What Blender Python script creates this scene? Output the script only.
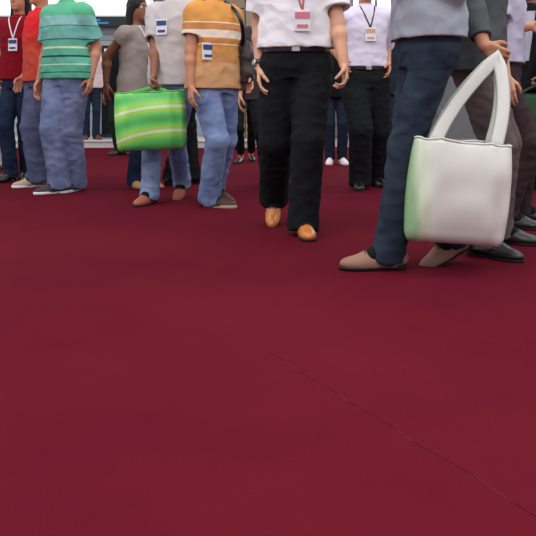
import bpy, math, random
import numpy as np
from mathutils import Vector, noise

for o in list(bpy.data.objects):
    bpy.data.objects.remove(o)
scene = bpy.context.scene
COL = scene.collection
random.seed(7)

def lin(c):
    r = []
    for v in c:
        v = v / 255.0
        r.append(v / 12.92 if v <= 0.04045 else ((v + 0.055) / 1.055) ** 2.4)
    return (r[0], r[1], r[2], 1.0)

# ------------------------------------------------------------------ camera
CAM_H, FOC, HOR = 0.70, 736.0, 107.0
cam = bpy.data.cameras.new('camera')
cam.sensor_width = 36.0
cam.lens = 36.0 * FOC / 536.0
cam.shift_y = -(268.0 - HOR) / 536.0
cam.clip_start = 0.05
cam_o = bpy.data.objects.new('camera', cam)
cam_o.location = (0, 0, CAM_H)
cam_o.rotation_euler = (math.pi / 2, 0, 0)
COL.objects.link(cam_o)
scene.camera = cam_o

# ------------------------------------------------------------------ world, lamps, exposure
w = bpy.data.worlds.new('hall_light')
scene.world = w
w.use_nodes = True
wn = w.node_tree.nodes; wl = w.node_tree.links
bg = wn['Background']
tc = wn.new('ShaderNodeTexCoord'); sp = wn.new('ShaderNodeSeparateXYZ'); rp = wn.new('ShaderNodeValToRGB')
wl.new(tc.outputs['Generated'], sp.inputs[0]); wl.new(sp.outputs['Z'], rp.inputs[0])
rp.color_ramp.elements[0].position = 0.0; rp.color_ramp.elements[0].color = (0.62, 0.62, 0.66, 1)
rp.color_ramp.elements[1].position = 0.6; rp.color_ramp.elements[1].color = (0.75, 0.78, 0.84, 1)
wl.new(rp.outputs[0], bg.inputs[0])
bg.inputs[1].default_value = 0.95

def area(name, loc, sx, sy, power, color=(1, 1, 1), rot=(0, 0, 0)):
    l = bpy.data.lights.new(name, 'AREA'); l.shape = 'RECTANGLE'
    l.size = sx; l.size_y = sy; l.energy = power; l.color = color
    o = bpy.data.objects.new(name, l); o.location = loc; o.rotation_euler = rot
    COL.objects.link(o)
    return o
for ix in (-4.0, 0.0, 4.0):
    for iy in (-1.0, 3.0, 7.0, 11.0):
        area('ceiling_lamp', (ix, iy, 5.2), 1.6, 1.6, {-1.0: 112, 3.0: 76}.get(iy, 38), (1.0, 0.965, 0.92))
area('window_daylight', (3.6, 15.2, 3.6), 4.0, 2.0, 160, (0.93, 0.97, 1.0), (math.radians(-75), 0, 0))

scene.view_settings.view_transform = 'Standard'
scene.view_settings.look = 'None'
scene.view_settings.exposure = 0.16
scene.view_settings.gamma = 1.0
scene.view_settings.use_curve_mapping = False

# ------------------------------------------------------------------ materials
def mat(name, color, rough=0.8, bump=0.0, scale=60.0, var=0.0, color2=None, stretch=(1, 1, 1), spec=0.3,
        metal=0.0, sheen=0.0, sss=0.0, emit=None, estr=1.0, vscale=None):
    m = bpy.data.materials.new(name); m.use_nodes = True
    n = m.node_tree.nodes; l = m.node_tree.links
    b = n['Principled BSDF']
    c = lin(color)
    b.inputs['Base Color'].default_value = c
    b.inputs['Roughness'].default_value = rough
    b.inputs['Specular IOR Level'].default_value = spec
    b.inputs['Metallic'].default_value = metal
    b.inputs['Sheen Weight'].default_value = sheen
    if sss:
        b.inputs['Subsurface Weight'].default_value = sss
        b.inputs['Subsurface Radius'].default_value = (0.012, 0.005, 0.003)
        b.inputs['Subsurface Scale'].default_value = 1.0
    tcn = n.new('ShaderNodeTexCoord'); mp = n.new('ShaderNodeMapping')
    mp.inputs['Scale'].default_value = stretch
    l.new(tcn.outputs['Object'], mp.inputs[0])
    if var or color2:
        nz = n.new('ShaderNodeTexNoise'); nz.inputs['Scale'].default_value = vscale or scale * 0.15
        nz.inputs['Detail'].default_value = 4
        l.new(mp.outputs[0], nz.inputs['Vector'])
        r = n.new('ShaderNodeValToRGB')
        c2 = lin(color2) if color2 else tuple(v * (1 - var) for v in c[:3]) + (1,)
        r.color_ramp.elements[0].position = 0.35; r.color_ramp.elements[0].color = c2
        r.color_ramp.elements[1].position = 0.65; r.color_ramp.elements[1].color = c
        l.new(nz.outputs['Fac'], r.inputs[0]); l.new(r.outputs[0], b.inputs['Base Color'])
    if bump:
        nb = n.new('ShaderNodeTexNoise'); nb.inputs['Scale'].default_value = scale; nb.inputs['Detail'].default_value = 5
        l.new(mp.outputs[0], nb.inputs['Vector'])
        bp = n.new('ShaderNodeBump'); bp.inputs['Strength'].default_value = bump; bp.inputs['Distance'].default_value = 0.01
        l.new(nb.outputs['Fac'], bp.inputs['Height']); l.new(bp.outputs[0], b.inputs['Normal'])
    if emit is not None:
        b.inputs['Emission Color'].default_value = lin(emit); b.inputs['Emission Strength'].default_value = estr
    return m

def banded(name, stops, rough=0.85, scale=1.0, bump=0.25):
    """cloth dyed in horizontal bands; stops = [(height in metres, colour)], constant between stops."""
    m = mat(name, stops[0][1], rough=rough, bump=bump, scale=220)
    n = m.node_tree.nodes; l = m.node_tree.links
    t = n.new('ShaderNodeTexCoord'); s = n.new('ShaderNodeSeparateXYZ'); r = n.new('ShaderNodeValToRGB')
    mr = n.new('ShaderNodeMath'); mr.operation = 'DIVIDE'; mr.inputs[1].default_value = 2.0
    l.new(t.outputs['Object'], s.inputs[0]); l.new(s.outputs['Z'], mr.inputs[0]); l.new(mr.outputs[0], r.inputs[0])
    cr = r.color_ramp; cr.interpolation = 'CONSTANT'
    cr.elements[0].position = 0; cr.elements[0].color = lin(stops[0][1])
    cr.elements[1].position = stops[1][0] / 2; cr.elements[1].color = lin(stops[1][1])
    for h, c in stops[2:]:
        e = cr.elements.new(h / 2); e.color = lin(c)
    l.new(r.outputs[0], n['Principled BSDF'].inputs['Base Color'])
    return m

def cloth(name, c, var=0.12, rough=0.88, bump=0.3):
    return mat(name, c, rough=rough, bump=bump, scale=240, var=var, vscale=9, spec=0.15)
def denim(name, c, c2):
    return mat(name, c, rough=0.9, bump=0.4, scale=300, color2=c2, vscale=7, spec=0.1)

SKIN = mat('skin_light', (214, 160, 132), rough=0.5, bump=0.06, scale=90, var=0.12, vscale=12, sss=0.12)
SKIN_T = mat('skin_tan', (190, 132, 104), rough=0.5, bump=0.06, scale=90, var=0.14, vscale=12, sss=0.12)
SKIN_B = mat('skin_brown', (140, 92, 70), rough=0.5, bump=0.06, scale=90, var=0.14, vscale=12, sss=0.1)
HAIR = mat('hair_dark', (26, 22, 22), rough=0.45, bump=0.8, scale=60, stretch=(6, 6, 0.6), var=0.4)
BLACKTR = cloth('black_trousers', (24, 26, 29))
BLACK = cloth('black_cloth', (20, 20, 23))
NAVY = cloth('navy_cloth', (34, 42, 60))
LEATHER_BK = mat('black_leather', (18, 16, 16), rough=0.35, bump=0.1, scale=120, spec=0.5)
RUBBER = mat('dark_rubber', (20, 18, 17), rough=0.7)
METAL = mat('brushed_metal', (190, 188, 182), rough=0.3, metal=1.0)
CARD = mat('badge_card', (225, 225, 232), rough=0.4)
CARD_BLUE = mat('badge_print', (52, 74, 124), rough=0.4)
EYE = mat('eye_white', (225, 222, 215), rough=0.2)
IRIS = mat('iris_brown', (50, 30, 20), rough=0.2)

# ------------------------------------------------------------------ mesh helpers
def link(name, me, m, parent=None, loc=(0, 0, 0)):
    o = bpy.data.objects.new(name, me); COL.objects.link(o); o.location = loc
    if m is not None and not me.materials:
        me.materials.append(m)
    if parent is not None: o.parent = parent
    return o
def mesh(name, vs, fs, smooth=True):
    me = bpy.data.meshes.new(name); me.from_pydata([tuple(map(float, v)) for v in vs], [], fs)
    if smooth: me.shade_smooth()
    me.update()
    return me
def box_data(c, size, R=None):
    sx, sy, sz = [v / 2 for v in size]
    vs = []
    for i in (-1, 1):
        for j in (-1, 1):
            for k in (-1, 1):
                v = np.array([i * sx, j * sy, k * sz])
                if R is not None: v = R @ v
                vs.append(v + np.array(c))
    fs = [(0, 1, 3, 2), (4, 6, 7, 5), (0, 4, 5, 1), (2, 3, 7, 6), (0, 2, 6, 4), (1, 5, 7, 3)]
    return vs, fs
def box(name, c, size, m, parent=None, R=None, bevel=0.0, origin=None):
    origin = np.array(origin if origin is not None else (0, 0, 0), float)
    vs, fs = box_data(np.array(c, float) - origin, size, R)
    o = link(name, mesh(name, vs, fs, False), m, parent, tuple(origin))
    if bevel:
        b = o.modifiers.new('bevel', 'BEVEL'); b.width = bevel; b.segments = 2
    return o
def tube_data(pts, r, n=8, flat=1.0):
    pts = [np.array(p, float) for p in pts]
    vs, fs = [], []
    up = np.array([0, 0, 1.0])
    for i, p in enumerate(pts):
        t = pts[min(i + 1, len(pts) - 1)] - pts[max(i - 1, 0)]
        t /= np.linalg.norm(t) + 1e-9
        ref = np.array([0, 1.0, 0]) if abs(t[1]) < 0.9 else up
        u = np.cross(t, ref); u /= np.linalg.norm(u); v = np.cross(t, u)
        for k in range(n):
            a = 2 * math.pi * k / n
            vs.append(p + u * r * math.cos(a) + v * r * flat * math.sin(a))
    for i in range(len(pts) - 1):
        for k in range(n):
            a = i * n + k; b = i * n + (k + 1) % n
            fs.append((a, b, b + n, a + n))
    fs.append(tuple(range(n - 1, -1, -1))); fs.append(tuple((len(pts) - 1) * n + k for k in range(n)))
    return vs, fs
def tube(name, pts, r, m, parent=None, n=8, flat=1.0):
    vs, fs = tube_data(pts, r, n, flat)
    return link(name, mesh(name, vs, fs), m, parent)
def tag(o, label, cat, group=None, kind=None):
    o['label'] = label; o['category'] = cat
    if group: o['group'] = group
    if kind: o['kind'] = kind
    return o

# ------------------------------------------------------------------ smooth solid modelling (distance fields -> mesh)
A = lambda *v: np.array(v, float)
def unit(v):
    v = np.array(v, float); return v / (np.linalg.norm(v) + 1e-9)
class Cone:
    def __init__(s, a, b, ra, rb, cap=False, k=0.02, op='u'):
        s.a, s.b, s.ra, s.rb, s.cap, s.k, s.op = A(*a), A(*b), ra, rb, cap, k, op
        m = max(ra, rb); s.lo = np.minimum(s.a, s.b) - m; s.hi = np.maximum(s.a, s.b) + m
    def ev(s, X, Y, Z):
        d = s.b - s.a; L2 = d @ d + 1e-12
        px, py, pz = X - s.a[0], Y - s.a[1], Z - s.a[2]
        t0 = (px * d[0] + py * d[1] + pz * d[2]) / L2
        t = np.clip(t0, 0, 1)
        q = np.sqrt((px - t * d[0]) ** 2 + (py - t * d[1]) ** 2 + (pz - t * d[2]) ** 2) - (s.ra + t * (s.rb - s.ra))
        if s.cap:
            q = np.maximum(q, (t0 - 1) * math.sqrt(L2))
        return q
class Ell:
    def __init__(s, c, ax, r, k=0.02, op='u'):
        s.c, s.ax, s.r, s.k, s.op = A(*c), [unit(v) for v in ax], r, k, op
        e = sum(abs(s.ax[i]) * r[i] for i in range(3)); s.lo = s.c - e; s.hi = s.c + e
    def ev(s, X, Y, Z):
        px, py, pz = X - s.c[0], Y - s.c[1], Z - s.c[2]
        k0 = 0; k1 = 0
        for a, r in zip(s.ax, s.r):
            u = (px * a[0] + py * a[1] + pz * a[2]); k0 = k0 + (u / r) ** 2; k1 = k1 + (u / r ** 2) ** 2
        k0 = np.sqrt(k0); k1 = np.sqrt(k1) + 1e-9
        return k0 * (k0 - 1) / k1
class Loft:
    """stack of ellipse sections from a (t=0) to b (t=1); secs = (t, half width, half depth, forward offset)"""
    def __init__(s, a, b, R, F, secs, k=0.02, op='u', flat0=True, flat1=True, p=2.0):
        s.a, s.b, s.k, s.op, s.p = A(*a), A(*b), k, op, p
        s.R, s.F = unit(R), unit(F); s.f0, s.f1 = flat0, flat1
        tt = np.linspace(0, 1, 41); S = np.array(secs)
        def sm(i):
            v = np.interp(tt, S[:, 0], S[:, i])
            for _ in range(4):
                v[1:-1] = (v[:-2] + 2 * v[1:-1] + v[2:]) / 4
            return v
        s.tt = tt; s.w, s.d, s.o = sm(1), sm(2), sm(3)
        m = max(S[:, 1].max(), S[:, 2].max() + abs(S[:, 3]).max())
        s.lo = np.minimum(s.a, s.b) - m; s.hi = np.maximum(s.a, s.b) + m
    def ev(s, X, Y, Z):
        d = s.b - s.a; L = np.linalg.norm(d); d = d / L
        px, py, pz = X - s.a[0], Y - s.a[1], Z - s.a[2]
        h = px * d[0] + py * d[1] + pz * d[2]
        t = np.clip(h / L, 0, 1)
        px, py, pz = px - h * d[0], py - h * d[1], pz - h * d[2]
        w = np.interp(t, s.tt, s.w); dd = np.interp(t, s.tt, s.d); o = np.interp(t, s.tt, s.o)
        u = (px * s.R[0] + py * s.R[1] + pz * s.R[2]) / w
        v = (px * s.F[0] + py * s.F[1] + pz * s.F[2] - o) / dd
        rho = (np.abs(u) ** s.p + np.abs(v) ** s.p) ** (1 / s.p)
        q = (rho - 1) * np.minimum(w, dd)
        e = np.maximum(h - L, -h)
        return np.maximum(q, e)

def field_point(prims, p):
    v = 1e3
    X, Y, Z = np.array([p[0]]), np.array([p[1]]), np.array([p[2]])
    for q in prims:
        d = float(q.ev(X, Y, Z)[0])
        if q.op == 'u':
            h = min(max(0.5 + 0.5 * (v - d) / q.k, 0), 1); v = v * (1 - h) + d * h - q.k * h * (1 - h)
        elif q.op == 'i': v = max(v, d)
        else: v = max(v, -d)
    return v
def onto(prims, p, direction, off=0.004, maxd=0.6):
    """walk from p along direction until the solid is reached"""
    d = unit(direction); t = 0
    for _ in range(80):
        v = field_point(prims, A(*p) + d * t)
        if v < off: break
        t += max(v - off, 0.001) * 0.7
        if t > maxd: break
    return A(*p) + d * t

def solid(prims, h):
    lo = np.min([p.lo for p in prims if p.op == 'u'], axis=0) - 3 * h
    hi = np.max([p.hi for p in prims if p.op == 'u'], axis=0) + 3 * h
    n = np.ceil((hi - lo) / h).astype(int) + 1
    ax = [(lo[i] + h * np.arange(n[i])).astype(np.float32) for i in range(3)]
    Fd = np.full(n, 1e3, np.float32)
    for p in prims:
        mg = p.k + 2.5 * h + 0.01
        i0 = np.clip(np.floor((p.lo - mg - lo) / h).astype(int), 0, n); i1 = np.clip(np.ceil((p.hi + mg - lo) / h).astype(int) + 1, 0, n)
        if p.op == 'i': i0 = np.zeros(3, int); i1 = n
        sl = tuple(slice(i0[i], i1[i]) for i in range(3))
        X = ax[0][sl[0]][:, None, None]; Y = ax[1][sl[1]][None, :, None]; Z = ax[2][sl[2]][None, None, :]
        d = (p.ev(X, Y, Z) + 0 * (X + Y + Z)).astype(np.float32); a = Fd[sl]
        if p.op == 'u':
            hh = np.clip(0.5 + 0.5 * (a - d) / p.k, 0, 1)
            Fd[sl] = a * (1 - hh) + d * hh - p.k * hh * (1 - hh)
        elif p.op == 'i': Fd[sl] = np.maximum(a, d)
        else: Fd[sl] = np.maximum(a, -d)
    Fd = np.clip(Fd, -0.1, 0.1)
    S = Fd < 0
    c = [S[i:n[0] - 1 + i, j:n[1] - 1 + j, k:n[2] - 1 + k] for i in (0, 1) for j in (0, 1) for k in (0, 1)]
    anyb = np.logical_or.reduce(c); allb = np.logical_and.reduce(c); act = anyb & ~allb
    idx = np.full(act.shape, -1, np.int64); I = np.argwhere(act); idx[act] = np.arange(len(I))
    acc = np.zeros((len(I), 3)); cnt = np.zeros(len(I))
    off = [(i, j, k) for i in (0, 1) for j in (0, 1) for k in (0, 1)]
    for a in off:
        for axis in range(3):
            if a[axis] == 1: continue
            b = list(a); b[axis] = 1
            va = Fd[I[:, 0] + a[0], I[:, 1] + a[1], I[:, 2] + a[2]]; vb = Fd[I[:, 0] + b[0], I[:, 1] + b[1], I[:, 2] + b[2]]
            cr = (va < 0) != (vb < 0)
            t = np.where(cr, va / np.where(cr, va - vb, 1), 0)
            pt = np.array(a)[None, :].repeat(len(I), 0).astype(float); pt[:, axis] += t
            acc += pt * cr[:, None]; cnt += cr
    V = lo + h * (I + acc / cnt[:, None])
    faces = []
    for axis in range(3):
        u, v = (axis + 1) % 3, (axis + 2) % 3
        sh = [slice(1, -1)] * 3; sh[axis] = slice(0, -1)
        s0 = S[tuple(sh)]; sh2 = list(sh); sh2[axis] = slice(1, None); s1 = S[tuple(sh2)]
        E = np.argwhere(s0 != s1)
        if not len(E): continue
        base = E.copy(); base[:, u] += 1; base[:, v] += 1
        sgn = s0[tuple(E.T)]
        def cell(du, dv):
            q = base.copy(); q[:, u] += du; q[:, v] += dv
            return idx[tuple(q.T)]
        q = np.stack([cell(-1, -1), cell(0, -1), cell(0, 0), cell(-1, 0)], 1)
        q[~sgn] = q[~sgn][:, ::-1]
        faces.append(q)
    Fc = np.concatenate(faces)
    Fc = Fc[(Fc >= 0).all(1)]
    return V, Fc

def build(name, prims, h, m, parent=None, loc=(0, 0, 0), wrinkle=None):
    V, Fc = solid(prims, h)
    me = bpy.data.meshes.new(name)
    me.vertices.add(len(V)); me.vertices.foreach_set('co', V.ravel())
    me.loops.add(len(Fc) * 4); me.loops.foreach_set('vertex_index', Fc.ravel())
    me.polygons.add(len(Fc)); me.polygons.foreach_set('loop_start', np.arange(len(Fc)) * 4)
    me.update(calc_edges=True); me.validate()
    me.shade_smooth()
    if wrinkle:
        amp, fr, ph = wrinkle
        N = np.zeros(len(me.vertices) * 3); me.vertices.foreach_get('normal', N); N = N.reshape(-1, 3)
        P = np.zeros(len(me.vertices) * 3); me.vertices.foreach_get('co', P); P = P.reshape(-1, 3)
        Q = P * np.array(fr) + ph
        nz = np.array([noise.noise(Vector(q)) for q in Q])
        nz2 = np.array([noise.noise(Vector(q * 2.3)) for q in Q])
        d = amp * ((1 - np.abs(nz) * 2.4) * 0.6 - 0.2 + nz2 * 0.5)
        P = P + N * d[:, None]
        me.vertices.foreach_set('co', P.ravel()); me.update()
    return link(name, me, m, parent, loc)

# ------------------------------------------------------------------ pixel -> place
def ground(px, py):
    Z = CAM_H * FOC / (py - HOR); return A((px - 268) * Z / FOC, Z, 0)
def at(px, py, Z):
    return A((px - 268) * Z / FOC, Z, CAM_H - (py - HOR) * Z / FOC)

def ik(a, c, l1, l2, hint):
    d = c - a; L = np.linalg.norm(d); u = d / (L + 1e-9); L = min(L, 0.997 * (l1 + l2)); L = max(L, abs(l1 - l2) + 0.03)
    x = (l1 * l1 - l2 * l2 + L * L) / (2 * L); hh = math.sqrt(max(l1 * l1 - x * x, 0))
    hint = A(*hint); pr = unit(hint - u * (hint @ u))
    return a + u * x + pr * hh, a + u * L

def hand_prims(wr, d, palm, s, curl=0.35, spread=1.0, thumb_side=None):
    """palm and five fingers growing from the wrist wr along d; palm = direction the palm faces"""
    d = unit(d); n = unit(palm - d * (palm @ d)); w_ = np.cross(d, n)
    if thumb_side is not None and w_ @ thumb_side < 0: w_ = -w_
    P = []
    lens = [0.070, 0.078, 0.073, 0.057]
    for i in range(4):
        o = (1.5 - i) * 0.0195 * s * spread
        k0 = wr + d * 0.018 * s + w_ * o * 0.55
        kn = wr + d * (0.088 - 0.004 * abs(i - 1)) * s + w_ * o
        P.append(Cone(k0, kn, 0.0145 * s, 0.0115 * s, k=0.008))
        a = curl * 0.8; p = kn; r = 0.0092 * s
        for j, fl in enumerate((0.45, 0.30, 0.25)):
            dd = d * math.cos(a) + n * math.sin(a)
            q = p + dd * lens[i] * fl * 1.15 * s
            P.append(Cone(p, q, r, r * 0.9, k=0.003)); p = q; r *= 0.9; a += curl
    t0 = wr + d * 0.02 * s + w_ * 0.018 * s + n * 0.006 * s
    t1 = t0 + unit(d * 0.75 + w_ * 0.7 + n * 0.35) * 0.044 * s
    t2 = t1 + unit(d * 1.0 + w_ * 0.25 + n * (0.3 + curl)) * 0.032 * s
    t3 = t2 + unit(d * 1.0 - w_ * 0.1 + n * (0.4 + curl)) * 0.026 * s
    P += [Cone(t0, t1, 0.015 * s, 0.0115 * s, k=0.010), Cone(t1, t2, 0.0112 * s, 0.010 * s, k=0.004), Cone(t2, t3, 0.010 * s, 0.008 * s, k=0.003)]
    return P

GROUP = 'people crossing the red carpet'
def person(label, x, yf, face=0, H=1.72, res=0.007, skin=None, pel=(0, 0), lean=(0, 0), feet=None, hands=None,
           top=None, top_name='shirt', sleeve=0.55, hem=0.86, fit=1.0, bot=None, legw=1.0, shoes='dress', shoe_mat=None,
           sole_mat=None, hair='short', collar=True, belt=True, badge=None, lanyard=None, watch=None, curl=(0.35, 0.35),
           base_z=0.0, width=1.0, head_turn=0, tie=None, hem_z=0.035, inner=None, hand_dir=(None, None), seed=0, elbow=(0, 0), group=GROUP):
    s = H / 1.75
    base = ground(x, yf) if base_z == 0 else None
    if base is None:
        Z = (CAM_H - base_z) * FOC / (yf - HOR); base = A((x - 268) * Z / FOC, Z, base_z)
    a = math.radians(face)
    F = A(math.sin(a), -math.cos(a), 0); R = A(math.cos(a), math.sin(a), 0); U = A(0, 0, 1.0)
    skin = skin or SKIN
    # ---- skeleton, in metres from the base
    if feet is None: feet = [(x - 6, 0, 0, face - 10, 0), (x + 6, 0, 0, face + 10, 0)]
    ank, fdir = [], []
    for (fx, fy, lift, ta, pitch) in feet:
        q = A((fx - 268) * (base[1] + fy) / FOC, base[1] + fy, base[2]) - base
        t = math.radians(ta); p = math.radians(pitch)
        fd = A(math.sin(t) * math.cos(p), -math.cos(t) * math.cos(p), -math.sin(p))
        q = q + A(0, 0, 0.085 * s + lift); ank.append(q); fdir.append(fd)
    pc = A(pel[0], pel[1], 0.95 * s)
    reach = 0.86 * s
    for q in ank:                       # lower the pelvis until both feet are reached
        for _ in range(30):
            if np.linalg.norm(q - (pc - 0.02 * U)) > reach * 1.005 + 0.0: pc[2] -= 0.006
    lv = A(lean[0], lean[1], 0)
    up = unit(U + lv)
    sho = pc + up * 0.49 * s
    neck = pc + up * 0.555 * s
    Cb, body, legs, arms = [], [], [], []
    W = width
    hips = [pc + sd * 0.088 * s * R - 0.02 * s * U for sd in (-1, 1)]
    knees = []
    for i in (0, 1):
        kn, an = ik(hips[i], ank[i], 0.435 * s, 0.43 * s, F + 0.15 * fdir[i]); knees.append(kn); ank[i] = an
    shs = [sho + sd * 0.165 * s * W * R - 0.015 * s * U for sd in (-1, 1)]
    els, wrs = [], []
    for i, sd in enumerate((-1, 1)):
        if hands and hands[i] is not None:
            hx, hy, dd = hands[i]
            tz = base[1] + shs[i][1] + dd
            wt = at(hx, hy, tz) - base
        else:
            wt = shs[i] + A(0, 0, -0.53 * s) + F * 0.06 + R * sd * 0.07
        e, wv = ik(shs[i], wt, 0.285 * s, 0.255 * s, -F * 1.0 + R * sd * (0.2 + elbow[i]) - 0.3 * U); els.append(e); wrs.append(wv)
    # ---- body
    tor = [(0, .155, .105, 0), (.12, .165, .115, 0), (.35, .135, .095, .005), (.62, .155, .110, .005), (.85, .165, .095, 0), (1, .12, .07, 0)]
    bs = pc - 0.09 * s * up; bt = pc + up * 0.53 * s
    sc = lambda T, g, ww=W: [(t, (aa * ww) * s + g, bb * s * (0.5 + 0.5 * ww) + g, o * s) for t, aa, bb, o in T]
    body.append(Loft(bs, bt, R, F, sc(tor, 0.0), k=0.02))
    body.append(Cone(shs[0], shs[1], 0.055 * s, 0.055 * s, k=0.03))
    body.append(Cone(neck - up * 0.04 * s, neck + up * 0.09 * s, 0.056 * s, 0.052 * s, k=0.03))
    for i in (0, 1):
        body += [Cone(hips[i], knees[i], 0.080 * s * min(1, legw), 0.052 * s * min(1, legw), k=0.03), Cone(knees[i], knees[i] + (ank[i] - knees[i]) * 0.35 - F * 0.01, 0.052 * s * min(1, legw), 0.050 * s * min(1, legw), k=0.02),
                 Cone(knees[i] + (ank[i] - knees[i]) * 0.35 - F * 0.01, ank[i], 0.050 * s * min(1, legw), 0.034 * s, k=0.02),
                 Cone(ank[i], ank[i] + fdir[i] * 0.06 * s - np.cross(unit(np.cross(fdir[i], U)), fdir[i]) * 0.045 * s, 0.033 * s, 0.020 * s, k=0.02)]
        body += [Cone(shs[i], els[i], 0.052 * s, 0.041 * s, k=0.03),
                 Cone(els[i], els[i] + (wrs[i] - els[i]) * 0.3, 0.040 * s, 0.041 * s, k=0.02),
                 Cone(els[i] + (wrs[i] - els[i]) * 0.3, wrs[i], 0.041 * s, 0.026 * s, k=0.02)]
        sd = (-1, 1)[i]
        hd = unit(wrs[i] - els[i]); hd = unit(hd + A(0, 0, -0.35)) if hand_dir[i] is None else unit(A(*hand_dir[i]))
        body += hand_prims(wrs[i], hd, -sd * R + F * 0.15, s, curl=curl[i], thumb_side=F)
    # head
    ht = math.radians(face + head_turn); HF = A(math.sin(ht), -math.cos(ht), 0); HR = A(math.cos(ht), math.sin(ht), 0)
    hc = neck + up * 0.165 * s + HF * 0.015 * s
    body += [Ell(hc + U * .02 * s, (HR, HF, U), (.073 * s, .092 * s, .098 * s), k=0.02),
             Ell(hc + HF * .028 * s - U * .05 * s, (HR, HF, U), (.056 * s, .064 * s, .066 * s), k=0.035),
             Ell(hc + HF * .075 * s - U * .093 * s, (HR, HF, U), (.022 * s, .018 * s, .018 * s), k=0.02),
             Cone(hc + HF * .088 * s + U * .012 * s, hc + HF * .108 * s - U * .028 * s, .008 * s, .012 * s, k=0.012),
             Cone(hc + HF * .086 * s + U * .03 * s - HR * .03 * s, hc + HF * .086 * s + U * .03 * s + HR * .03 * s, .009 * s, .009 * s, k=0.012),
             Cone(hc + HF * .086 * s - U * .055 * s - HR * .016 * s, hc + HF * .086 * s - U * .055 * s + HR * .016 * s, .0085 * s, .0085 * s, k=0.006),
             Cone(hc + HF * .088 * s - U * .0665 * s - HR * .013 * s, hc + HF * .088 * s - U * .0665 * s + HR * .013 * s, .0085 * s, .0085 * s, k=0.006)]
    for sd in (-1, 1):
        body.append(Ell(hc + HR * sd * .074 * s - U * .005 * s - HF * .005 * s, (HR, HF, U), (.010 * s, .020 * s, .032 * s), k=0.008))
        body.append(Ell(hc + HR * sd * .031 * s + HF * .098 * s + U * .008 * s, (HR, HF, U), (.016 * s, .014 * s, .011 * s), k=0.01, op='s'))
    o = build('person', body, res, skin, None, tuple(base))
    tag(o, label, 'person', group)
    for sd in (-1, 1):
        ev, ef = [], []
        ec = hc + HR * sd * .031 * s + HF * .079 * s + U * .008 * s
        eye = build('eye', [Ell(ec, (HR, HF, U), (.012 * s, .012 * s, .012 * s), k=0.001)], 0.004, EYE, o)
        build('iris', [Ell(ec + HF * .0095 * s, (HR, HF, U), (.005 * s, .003 * s, .005 * s), k=0.001)], 0.002, IRIS, eye)
    # ---- hair
    hp = [Ell(hc + U * .028 * s - HF * .008 * s, (HR, HF, U), (.083 * s, .100 * s, .103 * s), k=0.01)]
    if hair == 'long':
        for sd in (-1, -0.5, 0, 0.5, 1):
            hp.append(Cone(hc + HR * sd * .06 * s - HF * (.03 + .03 * (1 - abs(sd))) * s, hc + HR * sd * .085 * s - HF * (.05 + .03 * (1 - abs(sd))) * s - U * .27 * s, .036 * s, .03 * s, k=0.02))
    hp.append(Ell(hc + HF * .115 * s - U * .035 * s, (HR, HF, U), (.068 * s, .105 * s, .10 * s), k=0.01, op='s'))
    if hair != 'long':
        hp.append(Ell(hc - U * .15 * s - HF * .01, (HR, HF, U), (.2 * s, .2 * s, .10 * s), k=0.01, op='s'))
    build('hair', hp, max(res, 0.006), HAIR, o, wrinkle=(0.006, (40, 40, 8), seed))
    # ---- trousers
    wz = 1.04 * s
    tb = pc + U * 0.085 * s
    tr = [Loft(pc - U * 0.10 * s, tb, R, F, [(0, .15 * s * W, .115 * s * (.5 + .5 * W), 0), (.4, .168 * s * W + .006, .125 * s * (.5 + .5 * W) + .004, 0), (1, .150 * s * W + .006, .112 * s * (.5 + .5 * W), 0)], k=0.03, p=2.2)]
    for i in (0, 1):
        lw = legw * s
        end = ank[i] + (ank[i] - knees[i]) * ((0.085 - hem_z) / 0.43)
        mid = knees[i]
        tr += [Cone(hips[i] - U * 0.02, mid, 0.094 * lw, 0.072 * lw, k=0.03), Cone(mid, end, 0.072 * lw, 0.068 * lw, cap=True, k=0.02)]
        ffl = A(fdir[i][0], fdir[i][1], 0)
        if hem_z < .05: tr.append(Cone(end + (mid - end) * .22, end + ffl * .030 * s - U * .004, 0.060 * lw, 0.062 * lw, cap=True, k=0.02))
    tro = build('trousers', tr, res, bot, o, wrinkle=(0.0065, (9, 9, 13), seed + 3.1))
    # ---- shirt / jacket / top
    g = 0.016 * fit + (0.012 if fit > 1.2 else 0) + (0.010 if hem < 0.99 else 0)
    hz = pc + U * (hem * s - 0.95 * s)
    tor2 = [(0, .165, .118, 0), (.2, .160, .116, 0), (.42, .150, .110, .008), (.66, .165, .118, .008), (.88, .172, .10, 0), (1, .115, .07, 0)]
    if hem < .97:
        hw = max(.165, (.088 + .094 * legw + .004) / W)
        tor2[0] = (0, hw, .118, 0); tor2[1] = (.2, hw, .118, 0)
    st = [Loft(hz, pc + up * 0.55 * s, R, F, sc(tor2, g), k=0.02, p=2.25),
          Cone(shs[0], shs[1], 0.062 * s, 0.062 * s, k=0.05),
          Cone(shs[0] * .5 + shs[1] * .5, neck, 0.09 * s, 0.06 * s, cap=True, k=0.05)]
    for i in (0, 1):
        if sleeve <= 0: continue
        if sleeve <= 1:
            st.append(Cone(shs[i], shs[i] + (els[i] - shs[i]) * sleeve, 0.070 * s * fit ** .5, 0.074 * s * fit ** .5, cap=True, k=0.04))
            e1 = shs[i] + (els[i] - shs[i]) * sleeve; dr = unit(els[i] - shs[i])
            st.append(Cone(e1 - dr * 0.025, e1 + dr * 0.02, 0.064 * s, 0.064 * s, k=0.001, op='s'))
        else:
            fr = sleeve - 1; e1 = els[i] + (wrs[i] - els[i]) * fr
            st += [Cone(shs[i], els[i], 0.066 * s, 0.056 * s, k=0.04), Cone(els[i], e1, 0.056 * s, 0.045 * s, cap=True, k=0.02)]
    tp = build(top_name, st, res, top, o, wrinkle=(0.0075, (8, 8, 9), seed + 7.7))
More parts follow.
